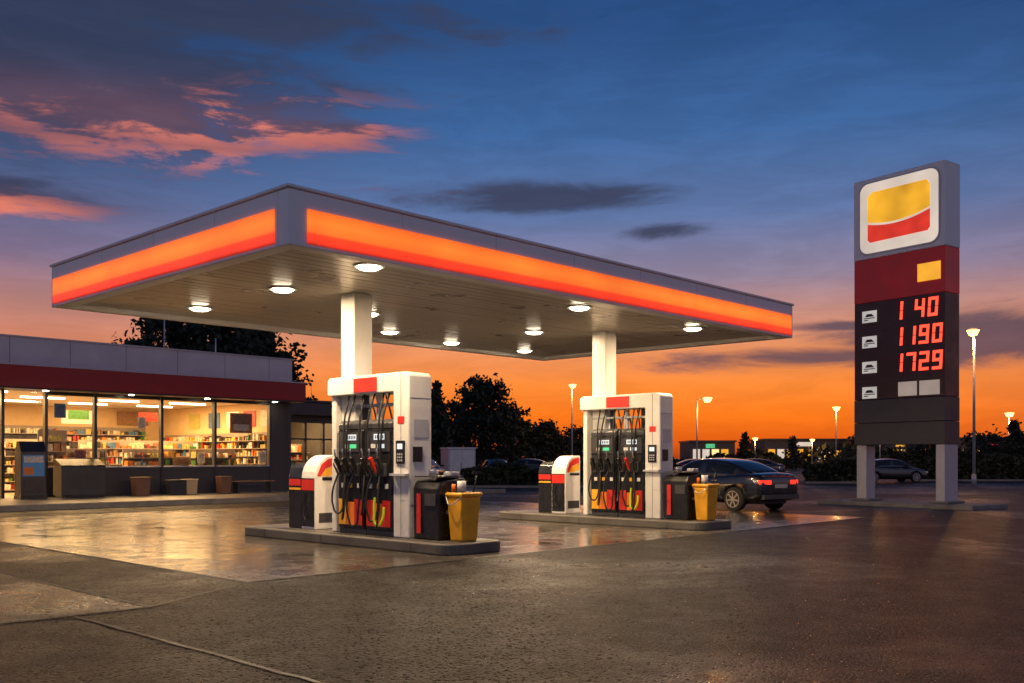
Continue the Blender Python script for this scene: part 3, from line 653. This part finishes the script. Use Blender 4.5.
for X_,d_,a,p in ((-5.3,58,75,PAINT),(23.2,60,10,PAINT),(1.0,70,170,P2),(14,72,5,P3),(18.3,74,175,P2),(-1.2,66,100,P2),(29.5,82,95,PAINT)):
    u,v=S(X_,d_); car('parked_car',(u,v,0),CY+math.radians(a),p,tail=(X_==29.5))
u,v=S(-3.55,64); R=root('storage_cabinet',(u,v,0),CY+math.radians(25)); g=G()
g.box(-.95,.95,-.7,.7,.12,2.1,LGREY); g.box(-1.0,1.0,-.75,.75,2.101,2.2,WHITE); g.box(-.9,.9,-.6,.6,0,.12,DGREY); g.box(-.85,-.02,-.715,-.701,.2,2.0,WHITE); g.box(.02,.85,-.715,-.701,.2,2.0,WHITE); g.box(-.1,-.06,-.73,-.716,.9,1.2,BLACK); g.done('cabinet_body',R,bevel=.02)
# ---------------------------------------------------------------- vegetation
LF1=mat('foliage_dark',(.018,.025,.012,1),.7,var=.3); LF2=mat('foliage_mid',(.032,.042,.02,1),.7,var=.3); BARK=mat('bark',(.05,.04,.03,1),.8,bump=.5)
def leafq(g,c,s,m):
    a=Vector((random.gauss(0,1),random.gauss(0,1),random.gauss(0,1))).normalized(); b=a.orthogonal().normalized()
    b=(Matrix.Rotation(random.uniform(0,6.28),3,a)@b); d=a.cross(b)
    g.quad([c-b*s-d*s*.5,c+b*s*.2-d*s*.6,c+b*s+d*s*.4,c-b*s*.2+d*s*.6],m)
def broadleaf(name,X_,d_,h,w_,n=4500,ls=.16):
    u,v=S(X_,d_); R=root(name,(u,v,0)); g=G(); cl=[]
    g.cyl((0,0,0),(0,0,h*.5),.28*h/8,.16*h/8,BARK,10); g.cyl((0,0,h*.5),(.1,.1,h*.85),.16*h/8,.04,BARK,8)
    for k in range(18):
        a=random.uniform(0,6.28); z0=h*random.uniform(.18,.6); r=w_/2*random.uniform(.45,.95); z1=min(h*.93,z0+h*random.uniform(.1,.3))
        sc_=math.sqrt(max(.05,1-((z1-h*.55)/(h*.48))**2)); p=Vector((math.cos(a)*r*sc_,math.sin(a)*r*sc_,z1))
        g.cyl((0,0,z0),p,.07*h/8,.02,BARK,6); cl.append((p,w_*random.uniform(.12,.2)))
    for k in range(34):
        th=random.uniform(0,6.28); zz=random.uniform(.16,.98); sc_=math.sqrt(max(.03,1-((zz-.5)/.5)**2)); r=w_/2*sc_*random.uniform(.2,1)
        cl.append((Vector((math.cos(th)*r,math.sin(th)*r,zz*h)),w_*random.uniform(.08,.17)))
    g.done('trunk_and_limbs',R); g=G()
    for k in range(n):
        c,r=random.choice(cl); p=Vector((random.gauss(0,1),random.gauss(0,1),random.gauss(0,.75)))*r*.55
        leafq(g,c+p,ls*random.uniform(.6,1.3),LF1 if random.random()<.6 else LF2)
    g.done('foliage',R,recalc=False)
def conifer(name,X_,d_,h,w_,n=3500,ls=.18):
    u,v=S(X_,d_); R=root(name,(u,v,0)); g=G(); g.cyl((0,0,0),(0,0,h*.97),.02*h,.02,BARK,8); br=[]
    z=h*.1
    while z<h*.97:
        rr_=w_/2*(1-z/h)**.8
        for q in range(6):
            a=random.uniform(0,6.28); r=rr_*random.uniform(.6,1.15); p1=Vector((math.cos(a)*r,math.sin(a)*r,z-.12*r)); g.cyl((0,0,z),p1,.03,.01,BARK,4); br.append((Vector((0,0,z)),p1,r))
        z+=h*.035
    g.done('trunk_and_limbs',R); g=G()
    ws=[b[2]+.1 for b in br]
    for k in range(n):
        a,b,r=random.choices(br,ws)[0]; t=random.uniform(.1,1.05); p=a.lerp(b,t)+Vector((random.gauss(0,1),random.gauss(0,1),random.gauss(-.3,.7)))*(.12+.09*r)
        leafq(g,p,ls*random.uniform(.6,1.3),LF1 if random.random()<.7 else LF2)
    g.done('foliage',R,recalc=False)
def atpx(px,d): return (px-512)/972*d
broadleaf('broadleaf_tree',atpx(480,80),80,8.1,5.4,6000,.18)
broadleaf('broadleaf_tree',atpx(456,84),84,6.6,4.0,3000,.2)
broadleaf('broadleaf_tree',atpx(510,92),92,6.2,4.4,2800,.2)
conifer('pine_tree',atpx(437,72),72,7.5,3.2,3200)
conifer('pine_tree',atpx(424,78),78,6.6,3.6,2000)
for px,d,h,w_ in ((170,62,10.8,6.6),(205,66,11.5,6.8),(238,64,10.6,6.2),(264,62,9.6,5.2),(146,60,9.0,4.8),(284,64,8.2,4.2)):
    broadleaf('broadleaf_tree',atpx(px,d),d,h,w_,5000,.21)
conifer('pine_tree',atpx(745,110),110,4.6,3.0,1500); conifer('pine_tree',atpx(793,125),125,4.5,3,1200); conifer('pine_tree',atpx(1016,70),70,4.4,3.2,2000)
broadleaf('broadleaf_tree',atpx(545,105),105,5.3,5.5,2500,.22); broadleaf('broadleaf_tree',atpx(575,115),115,5.0,5,2000,.22)
broadleaf('broadleaf_tree',atpx(930,85),85,3.2,4.5,2000); broadleaf('broadleaf_tree',atpx(985,75),75,3.2,5,2200)
g=G()
for k in range(20000):
    az=random.uniform(-.7,.7); d=random.uniform(150,175); X_=math.tan(az)*d
    hh=2.6+1.3*math.sin(az*23)+1.0*math.sin(az*57+1)+.6*math.sin(az*131)+ (1.2 if az<.1 else 0)
    u,v=S(X_,d); leafq(g,Vector((u,v,random.random()**.8*max(1,hh))),random.uniform(.3,.7),LF1)
g.done('distant_trees',recalc=False)
VER=mat('verge_grass',(.04,.05,.02,1),.8,var=.4,scale=5,bump=.6)
def hedge(X0,X1,d,h,t,n):
    (ua,va),(ub,vb)=S(X0,d),S(X1,d); L_=abs(X1-X0); R=root('hedge',((ua+ub)/2,(va+vb)/2,0),CY)
    g=G(); g.box(-L_/2-.3,L_/2+.3,-t/2-.4,t/2+.4,-.02,.12,CONC); g.box(-L_/2-.15,L_/2+.15,-t/2-.25,t/2+.25,.1,.135,VER); g.done('kerbed_verge',R,bevel=.02)
    g=G()
    m=int(L_/.5)
    for k in range(m):
        x=-L_/2+.3+k*(L_-.6)/max(1,m); g.cyl((x,0,.13),(x+random.uniform(-.1,.1),random.uniform(-.1,.1),h*.7),.03,.015,BARK,5)
    for k in range(n):
        x=random.uniform(-L_/2,L_/2); hh=h*(.86+.14*math.sin(x*1.7)+.06*math.sin(x*5.3)); y=random.uniform(-t/2,t/2); z=.15+(hh-.15)*random.random()**.8
        leafq(g,Vector((x,y,z)),random.uniform(.08,.2),LF1 if random.random()<.6 else LF2)
    g.done('foliage',R,recalc=False)
hedge(-2.6,7.5,50,1.25,1.2,7000); hedge(17.5,21,58,1.5,1.3,3000); hedge(26.2,36,64,1.7,1.5,8000); hedge(8.5,16.5,64,1.3,1.2,5000); hedge(-14,-5,72,1.6,1.2,4000)
# ---------------------------------------------------------------- street lamps
SL=emis('street_lamp_lens',(1,.42,.10,1),7)
def lamp(px,d,h,arm=-1,pw=250,r=.24):
    u,v=S(atpx(px,d),d); R=root('street_lamp',(u,v,0),CY); g=G()
    g.cyl((0,0,0),(0,0,.6),.13,.12,LGREY,12); g.cyl((0,0,.6),(0,0,h-.15),.09,.05,LGREY,12); g.cyl((0,0,h-.2),(arm*.9,0,h),.035,.03,LGREY,8)
    g.box(min(arm*.7,arm*1.45)-.15,max(arm*.7,arm*1.45)+.15,-.14,.14,h,h+.1,LGREY)
    g.cyl((arm*1.1,0,h-.001),(arm*1.1,0,h-.2*r/.24),r,r*.6,SL,14)
    g.done('pole_and_head',R)
    light('lamp_light','POINT',(arm*1.1,0,h-.2*r/.24-.15),pw,(1,.45,.12),R,size=.12)
lamp(974,54,8.6,-.05,900,.34); lamp(572,86,8.0,.05,500,.34); lamp(697,92,7.2,.9,1500,.46); lamp(836,124,8,.05,800,.5); lamp(1009,110,6.6,.05,2500,.5); lamp(1003,90,2.6,.05,900,.34); lamp(880,140,5.4,.05,700,.45); lamp(755,150,4.6,.05,600,.45); lamp(928,150,6.2,.05,800,.45); lamp(812,150,4.4,.05,500,.4)
DB=mat('distant_wall',(.12,.10,.09,1),.7)
for px0,px1,d,h,sgn in ((690,735,165,4.2,SCRG),(765,850,165,4.5,PW),(880,925,170,4.5,YL),(585,640,190,4,PW),(960,1040,160,4.6,REDL)):
    u,v=S(atpx((px0+px1)/2,d),d); R=root('retail_building',(u,v,0),CY); hw=(px1-px0)/972*d/2
    g=G(); g.box(-hw,hw,0,10,0,h,DB); g.box(-hw-.2,hw+.2,-.5,10.2,h+.001,h+.3,DGREY)
    k=-hw+.5
    while k<hw-1.5:
        if random.random()<.8: g.box(k,k+1.2,-.05,-.01,.9,3.0,random.choice((POST,PW,YL)))
        k+=1.6
    g.box(-hw*.3,hw*.1,-.1,-.01,h-1.0,h-.3,sgn); g.done('walls_and_windows',R)
